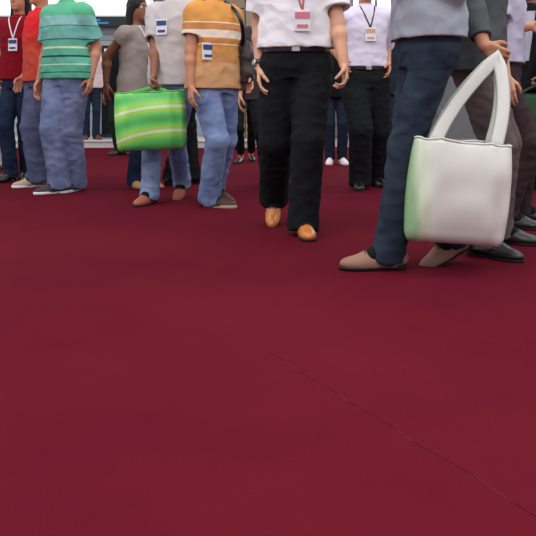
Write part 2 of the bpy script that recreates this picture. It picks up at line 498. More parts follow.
    if collar:
        cpr = [Cone(neck - up * .03 * s, neck + up * 0.025 * s, 0.074 * s, 0.066 * s, cap=True, k=0.01),
               Cone(neck - up * .0 * s, neck + up * 0.06 * s, 0.060 * s, 0.056 * s, k=0.001, op='s')]
        build('collar', cpr, res, top, o)
    if belt and hem > 0.99:
        bz = tb - U * 0.03 * s
        bl = [Loft(bz - U * .018, bz + U * .018, R, F, [(0, .150 * s * W + .022, .112 * s * (.5 + .5 * W) + .018, 0), (1, .150 * s * W + .022, .112 * s * (.5 + .5 * W) + .018, 0)], p=2.2, k=0.001)]
        b = build('belt', bl, min(res, 0.006), LEATHER_BK, o)
        bp = onto(bl + tr, bz + F * 0.3, -F, 0.002)
        box('buckle', bp, (0.045, 0.008, 0.034), METAL, b, R=np.stack([R, F, U], 1), bevel=0.003)
    if inner is not None:    # open jacket showing a shirt strip
        pts = [onto(st, pc + U * zz * s + F * 0.4, -F, 0.002) for zz in np.linspace(0.50, 0.10, 9)]
        vs, fs = [], []
        for j, p in enumerate(pts):
            wd = 0.062 * (1 - j / 9.5) * s + 0.008
            vs += [p - R * wd - F * .01, p - R * wd * .9 + F * .006, p + R * wd * .9 + F * .006, p + R * wd - F * .01]
        for j in range(8):
            for c in range(3): fs.append((j * 4 + c, j * 4 + c + 1, j * 4 + 5 + c, j * 4 + 4 + c))
        link('shirt_front', mesh('shirt_front', vs, fs), inner, o)
        if tie is not None:
            vs, fs = [], []
            for j, p in enumerate(pts):
                wd = (0.012 + 0.024 * j / 8) * s
                vs += [p - R * wd + F * .008, p + F * .016, p + R * wd + F * .008]
            for j in range(8):
                for c in range(2): fs.append((j * 3 + c, j * 3 + c + 1, j * 3 + 4 + c, j * 3 + 3 + c))
            link('necktie', mesh('necktie', vs, fs), tie, o)
    # ---- shoes
    for i in (0, 1):
        fd = fdir[i]; lat = unit(np.cross(fd, U)); u2 = np.cross(lat, fd)
        b0 = ank[i] - u2 * 0.085 * s
        sm = shoe_mat or LEATHER_BK
        hh = 0.0
        heel_h = 0.06 if shoes == 'heels' else 0.0
        if shoes == 'heels': b0 = ank[i] - u2 * 0.085 * s
        sole_t = 0.022 if shoes == 'sneaker' else 0.012
        up0 = sole_t * 0.5
        sh = [Ell(b0 - fd * .018 * s + u2 * (.042 + heel_h * .4) * s, (fd, lat, u2), (.060 * s, .036 * s, .045 * s), k=0.03),
              Ell(b0 + fd * .055 * s + u2 * (.036 + heel_h * .25) * s, (fd, lat, u2), (.085 * s, .039 * s, (.050 if shoes in ('dress', 'sneaker') else .040) * s), k=0.03),
              Ell(b0 + fd * .130 * s + u2 * .022 * s, (fd, lat, u2), (.085 * s, .044 * s, .034 * s), k=0.03)]
        if shoes != 'flat' and shoes != 'heels':
            sh.append(Cone(b0 + u2 * .05 * s, b0 + u2 * .092 * s - fd * .004, .044 * s, .042 * s, cap=True, k=0.02))
        sh.append(Ell(b0 - u2 * (0.30 - sole_t * .6) + fd * .05, (fd, lat, u2), (5, 5, 0.30), k=0.001, op='s'))
        shn = {'sneaker': 'sneaker', 'heels': 'high_heel_shoe', 'flat': 'flat_shoe'}.get(shoes, 'leather_shoe')
        so = build(shn, sh, min(res, 0.006), sm, o)
        sl = []
        if shoes == 'heels':
            sl.append(Cone(b0 - fd * .05 * s + u2 * .045, b0 - fd * .055 * s + u2 * .0, .014, .006, cap=True, k=0.005))
            sl.append(Ell(b0 + fd * .125 * s + u2 * .006 * s, (fd, lat, u2), (.085 * s, .040 * s, .008), k=0.01))
        else:
            sl.append(Loft(b0, b0 + u2 * sole_t, lat, fd, [(0, .037 * s, .075 * s, 0.03 * s), (1, .038 * s, .076 * s, .03 * s)], k=0.012))
            sl.append(Loft(b0, b0 + u2 * sole_t, lat, fd, [(0, .046 * s, .088 * s, .130 * s), (1, .047 * s, .089 * s, .130 * s)], k=0.012))
            if shoes == 'dress':
                sl.append(Loft(b0 - u2 * 0.0, b0 + u2 * .024, lat, fd, [(0, .034 * s, .034 * s, -.035 * s), (1, .035 * s, .036 * s, -.035 * s)], k=0.008))
        build('sole', sl, 0.004, sole_mat or RUBBER, so)
        if shoes in ('dress', 'sneaker') and res < .009:
            build('sock', [Cone(b0 + u2 * .19 * s, b0 + u2 * .085 * s, .050 * s, .046 * s, k=.02), Cone(b0 + u2 * .085 * s, b0 + fd * .075 * s + u2 * .050 * s, .048 * s, .040 * s, k=.02)], min(res, .006), BLACK if shoes == 'dress' else NAVY, o)
        if shoes in ('sneaker', 'dress') and res < 0.0065:
            for j in range(4):
                cc = b0 + fd * (.055 + .018 * j) * s
                p0 = [onto(sh, cc + lat * q * .022 * s + u2 * 0.15, -u2, 0.001) for q in (-1, -.5, 0, .5, 1)]
                tube('lace', p0, 0.0028, CARD if shoes == 'sneaker' and j % 2 == 0 else RUBBER, so, n=6)
    # ---- badge on a lanyard
    if badge:
        bz_, side_, bm = badge
        bc = onto(st, pc + U * (bz_ * s - 0.95 * s) + R * side_ + F * 0.45, -F, 0.012)
        Rm = np.stack([R, F, U], 1)
        bd = box('name_badge', bc, (0.09, 0.006, 0.115), CARD, o, R=Rm, bevel=0.002)
        box('badge_print', bc + F * 0.004 + U * 0.028, (0.08, 0.003, 0.035), bm, bd, R=Rm)
        box('badge_print', bc + F * 0.004 - U * 0.03, (0.06, 0.003, 0.018), bm, bd, R=Rm)
        if lanyard is not None:
            for sd in (-1, 1):
                st_p = neck + R * sd * 0.062 * s + U * 0.0
                pts = []
                for t in np.linspace(0, 1, 10):
                    p = st_p * (1 - t) + (bc + U * 0.055) * t
                    pts.append(onto(st, p + F * 0.35, -F, 0.004))
                tube('lanyard', pts, 0.006, lanyard, o, n=6, flat=0.4)
    if watch is not None:
        i = watch; d = unit(wrs[i] - els[i]); c = wrs[i] - d * 0.03
        pr = [Cone(c - d * .012, c + d * .012, .036 * s, .034 * s, cap=True, k=0.001)]
        wt = build('wristwatch', [Loft(c - d * .012, c + d * .012, unit(np.cross(d, F)), F, [(0, .036 * s, .036 * s, 0), (1, .035 * s, .035 * s, 0)], k=.001)], 0.004, LEATHER_BK, o)
        e = unit(R * (-1, 1)[i] + F * 0.8)
        build('watch_face', [Cone(c + e * 0.033 * s, c + e * 0.044 * s, .018, .016, cap=True, k=.001)], 0.003, METAL, wt)
    return dict(o=o, base=base, F=F, R=R, U=U, pc=pc, shs=shs, els=els, wrs=wrs, knees=knees, ank=ank, st=st, tr=tr, neck=neck, s=s)

# ================================================================== the setting
# carpet, laid in lengths that meet in fine raised seams
def carpet_mat():
    m = mat('red_carpet', (124, 24, 46), rough=1.0, spec=0.03)
    n = m.node_tree.nodes; l = m.node_tree.links; b = n['Principled BSDF']
    t = n.new('ShaderNodeTexCoord')
    n1 = n.new('ShaderNodeTexNoise'); n1.inputs['Scale'].default_value = 0.7; n1.inputs['Detail'].default_value = 6; n1.inputs['Roughness'].default_value = .6
    l.new(t.outputs['Object'], n1.inputs['Vector'])
    r = n.new('ShaderNodeValToRGB')
    r.color_ramp.elements[0].position = .3; r.color_ramp.elements[0].color = lin((79, 13, 30))
    r.color_ramp.elements[1].position = .7; r.color_ramp.elements[1].color = lin((92, 20, 32))
    l.new(n1.outputs['Fac'], r.inputs[0])
    n2 = n.new('ShaderNodeTexNoise'); n2.inputs['Scale'].default_value = 300; n2.inputs['Detail'].default_value = 3
    l.new(t.outputs['Object'], n2.inputs['Vector'])
    mx = n.new('ShaderNodeMix'); mx.data_type = 'RGBA'; mx.blend_type = 'OVERLAY'; mx.inputs[0].default_value = .18
    l.new(r.outputs[0], mx.inputs[6]); l.new(n2.outputs['Fac'], mx.inputs[7]); l.new(mx.outputs[2], b.inputs['Base Color'])
    bp = n.new('ShaderNodeBump'); bp.inputs['Strength'].default_value = .35; bp.inputs['Distance'].default_value = .004
    n3 = n.new('ShaderNodeTexNoise'); n3.inputs['Scale'].default_value = 4; n3.inputs['Detail'].default_value = 8
    l.new(t.outputs['Object'], n3.inputs['Vector'])
    ad = n.new('ShaderNodeMath'); ad.operation = 'MULTIPLY_ADD'; ad.inputs[1].default_value = 6.0
    l.new(n3.outputs['Fac'], ad.inputs[0]); l.new(n2.outputs['Fac'], ad.inputs[2])
    l.new(ad.outputs[0], bp.inputs['Height']); l.new(bp.outputs[0], b.inputs['Normal'])
    b.inputs['Sheen Weight'].default_value = 0.0; b.inputs['Sheen Roughness'].default_value = .6
    b.inputs['Sheen Tint'].default_value = lin((190, 60, 90))
    return m
CARPET = carpet_mat()
FX0, FX1, FY0, FY1 = -9.0, 9.0, -1.5, 12.9
fl = box('floor', ((FX0 + FX1) / 2, (FY0 + FY1) / 2, -0.05), (FX1 - FX0, FY1 - FY0, 0.1), CARPET); fl['kind'] = 'structure'
SEAM = mat('carpet_seam', (80, 16, 30), rough=0.95, bump=.3, scale=200)
def seam(p0, p1, w_, h, n):
    pts = [p0 + (p1 - p0) * t + A(0.004 * math.sin(t * 40), 0.003 * math.sin(t * 29), h * 0.2) for t in np.linspace(0, 1, 60)]
    vs, fs = tube_data(pts, w_, 8, 0.35)
    o = link('trim_%d' % n, mesh('trim', vs, fs), SEAM); o['kind'] = 'structure'
g0, g1 = ground(268, 352), ground(536, 515)
d_ = unit(g1 - g0)
seam(g0 - d_ * 0.0, g1 + d_ * 0.6, 0.0016, 0.001, 1)
seam(ground(-40, 188), ground(420, 193), 0.003, 0.001, 2)

FLOOR_OUT = mat('pale_hall_floor', (176, 168, 168), rough=0.35, var=0.1, scale=20)
fo = box('trim_3', (0, 14.7, -0.06), (22, 3.58, 0.1), FLOOR_OUT); fo['kind'] = 'structure'

WALL = mat('white_wall', (196, 202, 208), rough=0.6, bump=.1, scale=40, var=0.05)
WALLG = mat('grey_wall', (120, 118, 120), rough=0.7, bump=.1, scale=40, var=0.1)
wb = box('wall_back', (0, 16.6, 2.2), (22, 0.2, 4.6), WALLG); wb['kind'] = 'structure'

def tile_mat():
    m = mat('brown_tiles', (150, 126, 104), rough=.4)
    n = m.node_tree.nodes; l = m.node_tree.links
    t = n.new('ShaderNodeTexCoord'); mp = n.new('ShaderNodeMapping'); mp.inputs['Rotation'].default_value = (math.pi / 2, 0, 0)
    br = n.new('ShaderNodeTexBrick'); br.offset = 0; br.inputs['Scale'].default_value = 1; br.inputs['Brick Width'].default_value = .42
    br.inputs['Row Height'].default_value = .42; br.inputs['Mortar Size'].default_value = .012
    br.inputs['Color1'].default_value = lin((156, 136, 114)); br.inputs['Color2'].default_value = lin((138, 114, 92)); br.inputs['Mortar'].default_value = lin((70, 56, 46))
    l.new(t.outputs['Object'], mp.inputs[0]); l.new(mp.outputs[0], br.inputs[0]); l.new(br.outputs[0], n['Principled BSDF'].inputs['Base Color'])
    return m
# tiled column
HPL = CAM_H - (141 - HOR) * 12.55 / FOC + .003
p = at(243, 100, 13.6)
col_ = box('tiled_column', (p[0], 14.0, 2.1 + HPL), (1.0, 0.8, 4.2), tile_mat(), bevel=.01)
tag(col_, 'brown square-tiled column behind the person in the orange shirt', 'column')

# bright window in the back wall
WIN = mat('daylit_glass', (240, 245, 250), rough=.1, emit=(245, 249, 255), estr=1.15)
FRM = mat('pale_window_frame', (150, 156, 160), rough=.5)
p0, p1 = at(352, -30, 16.4), at(424, 15, 16.4)
wz0, wz1 = p1[2], p0[2]
wf = box('window_1', ((p0[0] + p1[0]) / 2, 16.46, (wz0 + wz1) / 2), (p1[0] - p0[0], .06, wz1 - wz0), WIN); wf['kind'] = 'structure'
for k in range(4):
    xx = p0[0] + (p1[0] - p0[0]) * k / 3
    box('window_frame', (xx, 16.42, (wz0 + wz1) / 2), (.06, .08, wz1 - wz0 + .12), FRM, wf)
for zz in (wz0 - .03, wz1 + .03):
    box('window_frame', ((p0[0] + p1[0]) / 2, 16.42, zz), (p1[0] - p0[0] + .12, .08, .06), FRM, wf)
GL = mat('grey_glass_partition', (138, 150, 158), rough=.15, spec=.5, var=.15, scale=6)
p2, p3 = at(372, 18, 15.9), at(425, 150, 15.9)
gp = box('glass_partition', ((p2[0] + p3[0]) / 2, 16.1, (p2[2]) / 2), (p3[0] - p2[0], .05, p2[2]), GL)
tag(gp, 'grey glass partition below the bright window at the back', 'partition')
for k in range(3):
    box('partition_post', (p2[0] + (p3[0] - p2[0]) * k / 2, 16.06, p2[2] / 2), (.05, .08, p2[2]), FRM, gp)

# raised white platform with an exhibition booth on it, left
PLAT = mat('white_platform', (214, 206, 204), rough=.4, var=.05)
ZP = 12.55; HP = CAM_H - (141 - HOR) * ZP / FOC
xr = at(252, 140, ZP)[0]
pl = box('booth_platform', ((-8.8 + xr) / 2, ZP + 1.75, HP / 2), (xr + 8.8, 3.5, HP), PLAT, bevel=.01)
tag(pl, 'low white exhibition platform along the far left edge of the carpet', 'platform')
box('edge_trim', ((-8.8 + xr) / 2, ZP - .006, HP - .012), (xr + 8.8, .014, .024), mat('trim_metal', (200, 196, 194), rough=.35, metal=.6), pl)
BW = mat('booth_white', (206, 214, 220), rough=.5)
BL = mat('booth_blue_grey', (158, 176, 192), rough=.3, var=.08, scale=8)
LIT = mat('lit_white_panel', (235, 240, 240), rough=.4, emit=(240, 244, 242), estr=.55)
DK = mat('dark_fascia', (34, 48, 54), rough=.4)
BT = mat('blue_letters', (60, 140, 190), rough=.4, emit=(50, 130, 190), estr=.3)
ZB = 14.4
def bx_px(name, x0, x1, y0, y1, Z, th, m, parent=None, bevel=0):
    a, b = at(x0, y0, Z), at(x1, y1, Z)
    return box(name, ((a[0] + b[0]) / 2, Z + th / 2, (a[2] + b[2]) / 2), (b[0] - a[0], th, a[2] - b[2]), m, parent, bevel=bevel)
a, b = at(-40, 25, ZB), at(212, 138, ZB)
bw = box('booth_wall', ((a[0] + b[0]) / 2, ZB + .06, (a[2] + HP) / 2 + .002), (b[0] - a[0], .12, a[2] - HP), BW)
tag(bw, 'white exhibition booth wall with blue-grey lower panels on the platform', 'booth wall')
for k in range(7):
    bx_px('lower_panel', -40 + 36 * k + 1, -40 + 36 * (k + 1) - 1, 86, 134.5, ZB - .03, .03, BL, bw)
for k in range(9):
    y = 29 + 5.5 * k
    bx_px('groove_rail', -40, 212, y, y + .7, ZB - .012, .012, FRM, bw)
fa = bx_px('booth_fascia', -44, 150, 16.5, 25, ZB - .5, .498, DK)
tag(fa, 'dark booth fascia with two short rows of blue lettering', 'fascia')
random.seed(3)
for (x0, n_, y0) in ((92, 5, 19.0), (95, 8, 22.0)):
    for k in range(n_):
        bx_px('letter', x0 + k * 1.7, x0 + k * 1.7 + 1.2, y0, y0 + 1.9, ZB - .515, .015, BT, fa)
for i, (y0, y1) in enumerate(((-22, 7.5), (9.2, 15.6))):
    q = bx_px('light_box', -44, 150, y0, y1, ZB - .4, .398, LIT, bevel=.01)
    tag(q, ('tall glowing white light box at the top of the booth', 'narrow glowing white light box just above the dark fascia')[i], 'light box')
# framed white board standing in front of the booth
fb = bx_px('display_board', 101.5, 120, 45.5, 135, ZB - .75, .05, mat('black_frame', (26, 28, 32), rough=.4))
tag(fb, 'white display board in a black frame standing on the booth platform', 'display board')
bx_px('board_face', 104.2, 117.6, 48.6, 92, ZB - .775, .03, mat('board_white', (222, 222, 238), rough=.4, emit=(222, 222, 240), estr=.15), fb)
bx_px('board_foot', 100, 122, 134, 137.5, ZB - .85, .3, DK, fb)

# second, nearer platform at the right edge
p = ground(498, 163); ztop = CAM_H - (151 - HOR) * p[1] / FOC
pr = box('display_plinth', (p[0] + 1.5, p[1] + .8, ztop / 2), (3.0, 1.6, ztop), mat('grey_platform', (176, 168, 170), rough=.5, var=.1), bevel=.01)
tag(pr, 'low pale platform at the right edge behind the dark green bag', 'platform')
box('kick_strip', (p[0] + 1.5, p[1] - .006, .03), (3.0, .012, .06), mat('kick_strip', (90, 80, 84), rough=.5), pr)

# ================================================================== bags
def tote(name, label, hand, cx, ztop, width, height, depth, yaw, m, hm, cat='bag', strap=0.02, drop=None, tilt=0.0, print_m=None, loc=None, gape=0.03):
    """soft carrier bag hanging from a hand: body with a bulging base and puckered top, hem and two strap handles"""
    base = A(cx, hand[1] if loc is None else loc, ztop - height)
    ca, sa = math.cos(math.radians(yaw)), math.sin(math.radians(yaw))
    ct, st_ = math.cos(math.radians(tilt)), math.sin(math.radians(tilt))
    def T(u, v, z):
        X = u * ct + (z - height) * st_; Zz = (z - height) * ct - u * st_ + height
        return A(X * ca - v * sa, X * sa + v * ca, Zz)
    nu, nv = 56, 26
    vs, fs = [], []
    for j in range(nv + 1):
        t = j / nv; z = height * t
        bulge = math.sin(math.pi * min(1, (1 - t) * .8 + .12)) ** .8
        dep = gape + (depth / 2 - gape) * bulge
        wd = width / 2 * (0.93 + 0.07 * bulge)
        if t < 0.06: dep *= .55 + .45 * t / .06; wd *= .95 + .05 * t / .06
        for i in range(nu):
            a = 2 * math.pi * i / nu
            cu = abs(math.cos(a)) ** .45 * (1 if math.cos(a) > 0 else -1); sv = abs(math.sin(a)) ** .8 * (1 if math.sin(a) > 0 else -1)
            nzv = noise.noise(Vector((cu * 3 + 5, sv * 2, z * 7 + cx * 9))) * .018 + noise.noise(Vector((cu * 7, sv * 2, z * 3 + 9))) * .010
            vs.append(T(cu * wd, sv * (dep + nzv), z + (nzv * .6 if j == nv else 0)))
    for j in range(nv):
        for i in range(nu):
            a = j * nu + i; b = j * nu + (i + 1) % nu
            fs.append((a, b, b + nu, a + nu))
    fs.append(tuple(range(nu - 1, -1, -1)))
    o = link(name, mesh(name, vs, fs), m, None, tuple(base))
    sm = o.modifiers.new('thickness', 'SOLIDIFY'); sm.thickness = .003
    tag(o, label, cat)
    ring = [vs[nv * nu + i] for i in range(nu)]
    tube('top_hem', ring + [ring[0]], .0045, hm, o, n=6)
    hl = hand - base
    for sv in (-1, 1):
        p0 = T(-width * .3, sv * gape, height - .03); p1 = T(width * .3, sv * gape, height - .03)
        pts = []
        for t in np.linspace(0, 1, 19):
            q = 2 * t if t < .5 else 2 * (1 - t); e = p0 if t < .5 else p1
            c = e * (1 - q) + (hl + A(0, sv * .006, 0)) * q
            c = c + (A((-1 if t < .5 else 1) * .03 * math.sin(q * math.pi), 0, 0))
            pts.append(c)
        tube('handle', pts, strap, hm, o, n=8, flat=.18)
    return o

def swirl_mat():
    m = mat('green_swirl_plastic', (92, 190, 84), rough=.35, spec=.4)
    n = m.node_tree.nodes; l = m.node_tree.links
    t = n.new('ShaderNodeTexCoord'); mp = n.new('ShaderNodeMapping'); mp.inputs['Location'].default_value = (-.42, 0, .95); mp.inputs['Scale'].default_value = (2.2, .2, 3.4)
    wv = n.new('ShaderNodeTexWave'); wv.wave_type = 'RINGS'; wv.rings_direction = 'Y'; wv.inputs['Scale'].default_value = .55; wv.inputs['Distortion'].default_value = 1.6; wv.inputs['Detail'].default_value = 1; wv.inputs['Detail Scale'].default_value = .6
    r = n.new('ShaderNodeValToRGB')
    cr = r.color_ramp
    cr.elements[0].position = 0; cr.elements[0].color = lin((84, 178, 92))
    cr.elements[1].position = 1; cr.elements[1].color = lin((212, 234, 190))
    for p_, c_ in ((.35, (108, 206, 104)), (.6, (130, 216, 100)), (.82, (180, 214, 74)), (.93, (150, 214, 110))):
        e = cr.elements.new(p_); e.color = lin(c_)
    l.new(t.outputs['Object'], mp.inputs[0]); l.new(mp.outputs[0], wv.inputs[0]); l.new(wv.outputs['Fac'], r.inputs[0]); l.new(r.outputs[0], n['Principled BSDF'].inputs['Base Color'])
    return m
def whitebag_mat():
    m = mat('white_green_plastic', (208, 206, 200), rough=.35, spec=.4)
    n = m.node_tree.nodes; l = m.node_tree.links
    t = n.new('ShaderNodeTexCoord'); s = n.new('ShaderNodeSeparateXYZ'); nz = n.new('ShaderNodeTexNoise'); nz.inputs['Scale'].default_value = 2.5
    ad = n.new('ShaderNodeMath'); ad.operation = 'MULTIPLY_ADD'; ad.inputs[1].default_value = .10
    mr = n.new('ShaderNodeMapRange'); mr.inputs[1].default_value = -.25; mr.inputs[2].default_value = .30
    l.new(t.outputs['Object'], s.inputs[0]); l.new(t.outputs['Object'], nz.inputs[0]); l.new(nz.outputs['Fac'], ad.inputs[0]); l.new(s.outputs['X'], ad.inputs[2]); l.new(ad.outputs[0], mr.inputs[0])
    r = n.new('ShaderNodeValToRGB'); cr = r.color_ramp
    cr.elements[0].position = 0.0; cr.elements[0].color = lin((120, 165, 118))
    cr.elements[1].position = .34; cr.elements[1].color = lin((212, 210, 204))
    e = cr.elements.new(.14); e.color = lin((150, 186, 140))
    e = cr.elements.new(.20); e.color = lin((206, 214, 190))
    l.new(mr.outputs[0], r.inputs[0]); l.new(r.outputs[0], n['Principled BSDF'].inputs['Base Color'])
    return m

# ================================================================== the people
WHITE = cloth('white_shirt_cloth', (238, 234, 240), var=.04)
LAV = cloth('lavender_shirt_cloth', (218, 210, 230), var=.05)
JEAN = denim('blue_denim', (132, 150, 190), (100, 118, 160))
JEAN_G = denim('grey_blue_denim', (92, 98, 128), (70, 76, 104))
JEAN_L = denim('pale_blue_denim', (134, 150, 184), (104, 118, 158))
JEAN_D = denim('dark_denim', (38, 50, 74), (26, 34, 54))
BROWN_SH = mat('brown_leather', (112, 66, 52), rough=.45, bump=.1, scale=100)

# dark red polo woman at the far left
person('woman in a dark red polo shirt, dark jeans and black high heels, far left', 20, 181, face=-12, H=1.80, res=.0075, skin=SKIN_T,
       feet=[(11, -.05, 0, -25, 0), (27, .12, 0, 5, 0)], hands=[(3, 76, .0), (36, 82, -.02)], top=cloth('dark_red_polo', (128, 12, 30)), top_name='polo_shirt',
       sleeve=.62, hem=.93, bot=JEAN_D, legw=.95, shoes='heels', hair='long', badge=(1.24, .02, CARD_BLUE), lanyard=CARD, width=.95, seed=1)
# pale trousers at the edge
person('person in a beige top and pale grey trousers cut by the left edge', -6, 168, face=20, H=1.74, res=.009,
       feet=[(-10, 0, 0, 10, 0), (5, -.1, 0, 20, 0)], top=cloth('beige_top', (190, 160, 140)), sleeve=1.9, hem=.84, bot=cloth('pale_grey_trousers', (168, 160, 164)), seed=2)
# orange-red shirt
person('person in an orange-red shirt, grey-blue jeans and tan shoes, just left of the teal polo', 42, 186, face=-50, H=1.80, res=.0075, skin=SKIN_T,
       feet=[(38, -.05, 0, -60, 0), (50, .1, 0, -30, 0)], hands=[(23, 77, -.02), None],
       top=banded('orange_red_cloth', [(0, (190, 66, 48)), (1.13, (196, 72, 52)), (1.24, (206, 52, 44)), (1.33, (212, 28, 36))]), top_name='polo_shirt', sleeve=.72, hem=.9, bot=JEAN_G, legw=1.15,
       shoes='sneaker', shoe_mat=mat('tan_suede', (176, 150, 128), rough=.9), sole_mat=CARD, width=1.0, seed=3)
# teal striped polo
ts = [(0, (84, 164, 138))]
for h0, c in ((.97, (34, 66, 62)), (.978, (84, 164, 138)), (1.035, (206, 212, 176)), (1.045, (92, 170, 146)), (1.10, (34, 66, 62)), (1.11, (84, 164, 138)), (1.17, (206, 212, 176)), (1.182, (92, 172, 148)),
              (1.235, (34, 66, 62)), (1.246, (112, 172, 166)), (1.30, (104, 174, 160)), (1.345, (60, 110, 104)), (1.352, (128, 178, 176)), (1.43, (90, 176, 138))):
    ts.append((h0, c))
person('stout man in a teal striped polo shirt and loose grey-blue jeans', 67, 192, face=-28, H=1.80, res=.0065, skin=SKIN_T,
       feet=[(60, -.05, 0, -50, 0), (76, .10, 0, -20, 0)], hands=[None, (91, 77, .0)],
       top=banded('teal_striped_polo', ts), top_name='polo_shirt', sleeve=.8, hem=.905, fit=1.15, bot=denim('washed_grey_denim', (118, 128, 162), (88, 98, 132)), legw=1.28, shoes='sneaker',
       shoe_mat=mat('dark_sneaker', (58, 52, 50), rough=.7), sole_mat=CARD, width=1.05, seed=4)
# far: pink-white shirt on the platform
person('distant person in a pale pink shirt and dark trousers standing on the booth platform', 91, 139.3, face=15, H=1.74, res=.012, skin=SKIN_B, base_z=HP,
       feet=[(86, 0, 0, 10, 0), (96, 0, 0, 40, 0)], top=cloth('pale_pink_shirt', (226, 202, 202)), sleeve=1.8, hem=.93, bot=NAVY, shoe_mat=BROWN_SH, seed=5)
# far: dark figure
person('distant dark-clothed person with black shoes seen behind the green bag', 121, 155, face=-20, H=1.74, res=.011, skin=SKIN_B,
       feet=[(119, 0, 0, -30, 0), (127, .15, 0, 10, 0)], top=BLACK, sleeve=1.9, hem=.8, bot=cloth('dark_green_trousers', (26, 40, 34)), seed=6)
# woman with long dark hair
W5 = person('woman with long dark hair, taupe top and dark jeans walking right', 136, 188, face=60, H=1.62, res=.0065, skin=SKIN_B,
       feet=[(134, .0, 0, 30, 0), (149, .15, .03, 60, 20)], hands=[(106, 84, .1), (160, 80, -.1)], top=cloth('taupe_top', (150, 138, 132)), top_name='blouse',
       sleeve=.3, hem=.86, bot=JEAN_D, legw=.95, shoes='flat', shoe_mat=mat('tan_sandal', (170, 120, 90), rough=.6), hair='long', collar=False,
       badge=(1.16, .04, CARD), lanyard=CARD, width=.92, seed=7)
# navy shirt person behind
person('person in a slate-blue shirt and black trousers, back turned, behind the pale grey shirt', 184, 185, face=150, H=1.86, res=.0075, skin=SKIN_B,
       feet=[(171, .0, 0, 150, 0), (192, .1, 0, 150, 0)], top=cloth('slate_shirt', (78, 84, 108)), sleeve=.8, hem=.9, bot=BLACKTR, seed=8, shoe_mat=LEATHER_BK)
# pale shirt man with the green bag
M6 = person('man in a pale grey shirt and pale jeans carrying the green bag', 175, 201, face=-22, H=1.74, res=.0062, skin=SKIN_B,
       feet=[(150, -.14, 0, -20, 0), (182, .22, .05, -10, 25)], hands=[(154, 78, -.24), (199, 76, .0)], top=cloth('pale_grey_shirt', (196, 190, 190), var=.08), sleeve=.75, hem=.88, fit=1.15,
       bot=JEAN_L, legw=1.0, shoes='dress', shoe_mat=mat('reddish_brown_leather', (150, 82, 62), rough=.5), hair='short', badge=(1.30, -.02, CARD_BLUE), lanyard=None, curl=(1.1, .4), seed=9)
hp_ = M6['base'] + M6['wrs'][0] + A(0, -.04, -.085)
tote('carrier_bag', 'bright green carrier bag with yellow and white swirls hanging from a hand', hp_, at(151, 90, hp_[1])[0], at(0, 92, hp_[1])[2], .50, .41, .16, 6, swirl_mat(),
     mat('green_handle', (90, 176, 84), rough=.4), strap=.014, tilt=-3, loc=hp_[1] - .08)
# orange shirt man
OR = (206, 142, 72)
M7 = person('man in an orange shirt with white chest stripes, blue jeans and brown shoes', 214, 207, face=38, H=1.68, res=.006, skin=SKIN_T,
       feet=[(209, .0, 0, 72, 0), (214, .32, .03, 55, 12)], hands=[None, (246, 76, -.05)],
       top=banded('orange_striped_cloth', [(0, (200, 152, 108)), (1.0, (196, 140, 86)), (1.075, OR), (1.12, (230, 214, 190)), (1.13, (198, 132, 70)), (1.17, (228, 212, 196)), (1.225, (192, 130, 76)), (1.27, (232, 214, 180)), (1.278, OR)]),
       top_name='polo_shirt', sleeve=.6, hem=.88, fit=1.05, bot=JEAN, legw=1.15, shoes='sneaker', shoe_mat=mat('dark_brown_sneaker', (66, 42, 36), rough=.6), sole_mat=mat('cream_sole', (170, 150, 130), rough=.6), badge=(1.14, -.13, CARD_BLUE), seed=10)
# his shoulder bag
def shoulder_bag():
    b0 = M7['base']; F, R = M7['F'], M7['R']
    c = at(247, 62, b0[1] + .08) - b0
    pr = [Loft(c - A(0, 0, .15), c + A(0, 0, .14), unit(R * .6 - F * .8), unit(R * .8 + F * .6), [(0, .10, .045, 0), (.2, .125, .058, 0), (.7, .115, .05, 0), (1, .085, .028, 0)], k=.02, p=2.6)]
    o = build('shoulder_bag', pr, .006, mat('dark_brown_bag', (58, 48, 48), rough=.6, bump=.3, scale=80), None, tuple(b0), wrinkle=(.012, (9, 9, 14), 4.4))
    tag(o, 'dark brown shoulder bag hanging behind the person in the orange shirt', 'bag')
    sh = M7['st']; nk = M7['neck']; s1 = M7['shs'][1]
    top_ = nk * .35 + s1 * .65 + A(0, 0, .075)
    pts = []
    e0 = c + A(0, 0, .12) + R * -.04
    for t in np.linspace(0, 1, 16):
        p = e0 * (1 - t) + top_ * t
        pts.append(p + (F * .05 + A(.02, -.12, .0)) * math.sin(math.pi * t))
    tube('strap', pts, .013, LEATHER_BK, o, n=8, flat=.3)
    pts = [top_ * (1 - t) + (c + A(0, 0, .12) - F * .05) * t - F * .10 * math.sin(math.pi * t) for t in np.linspace(0, 1, 12)]
    tube('strap', pts, .013, LEATHER_BK, o, n=8, flat=.3)
    tube('zip', [c + A(0, 0, .142) + unit(R * .6 - F * .8) * q for q in (-.07, 0, .07)], .004, METAL, o, n=6)
shoulder_bag()
# far, black-clothed woman between the orange shirt and the central man
person('distant woman in black cropped trousers and black flat shoes', 245, 163, face=5, H=1.66, res=.009, skin=SKIN_T,
       feet=[(241, 0, 0, -15, 0), (251, .4, 0, 10, 0)], hands=[(240, 97, -.05), None], top=cloth('dark_brown_top', (46, 38, 38)), sleeve=1.7, hem=.82, bot=BLACK, legw=.8, shoes='flat', hem_z=.15, hair='long', collar=False, seed=11)
person('distant dark figure at the carpet edge beside the tiled column', 231, 150, face=180, H=1.70, res=.012, top=BLACK, sleeve=1.9, hem=.8, bot=cloth('charcoal_trousers', (50, 52, 60)), seed=12)
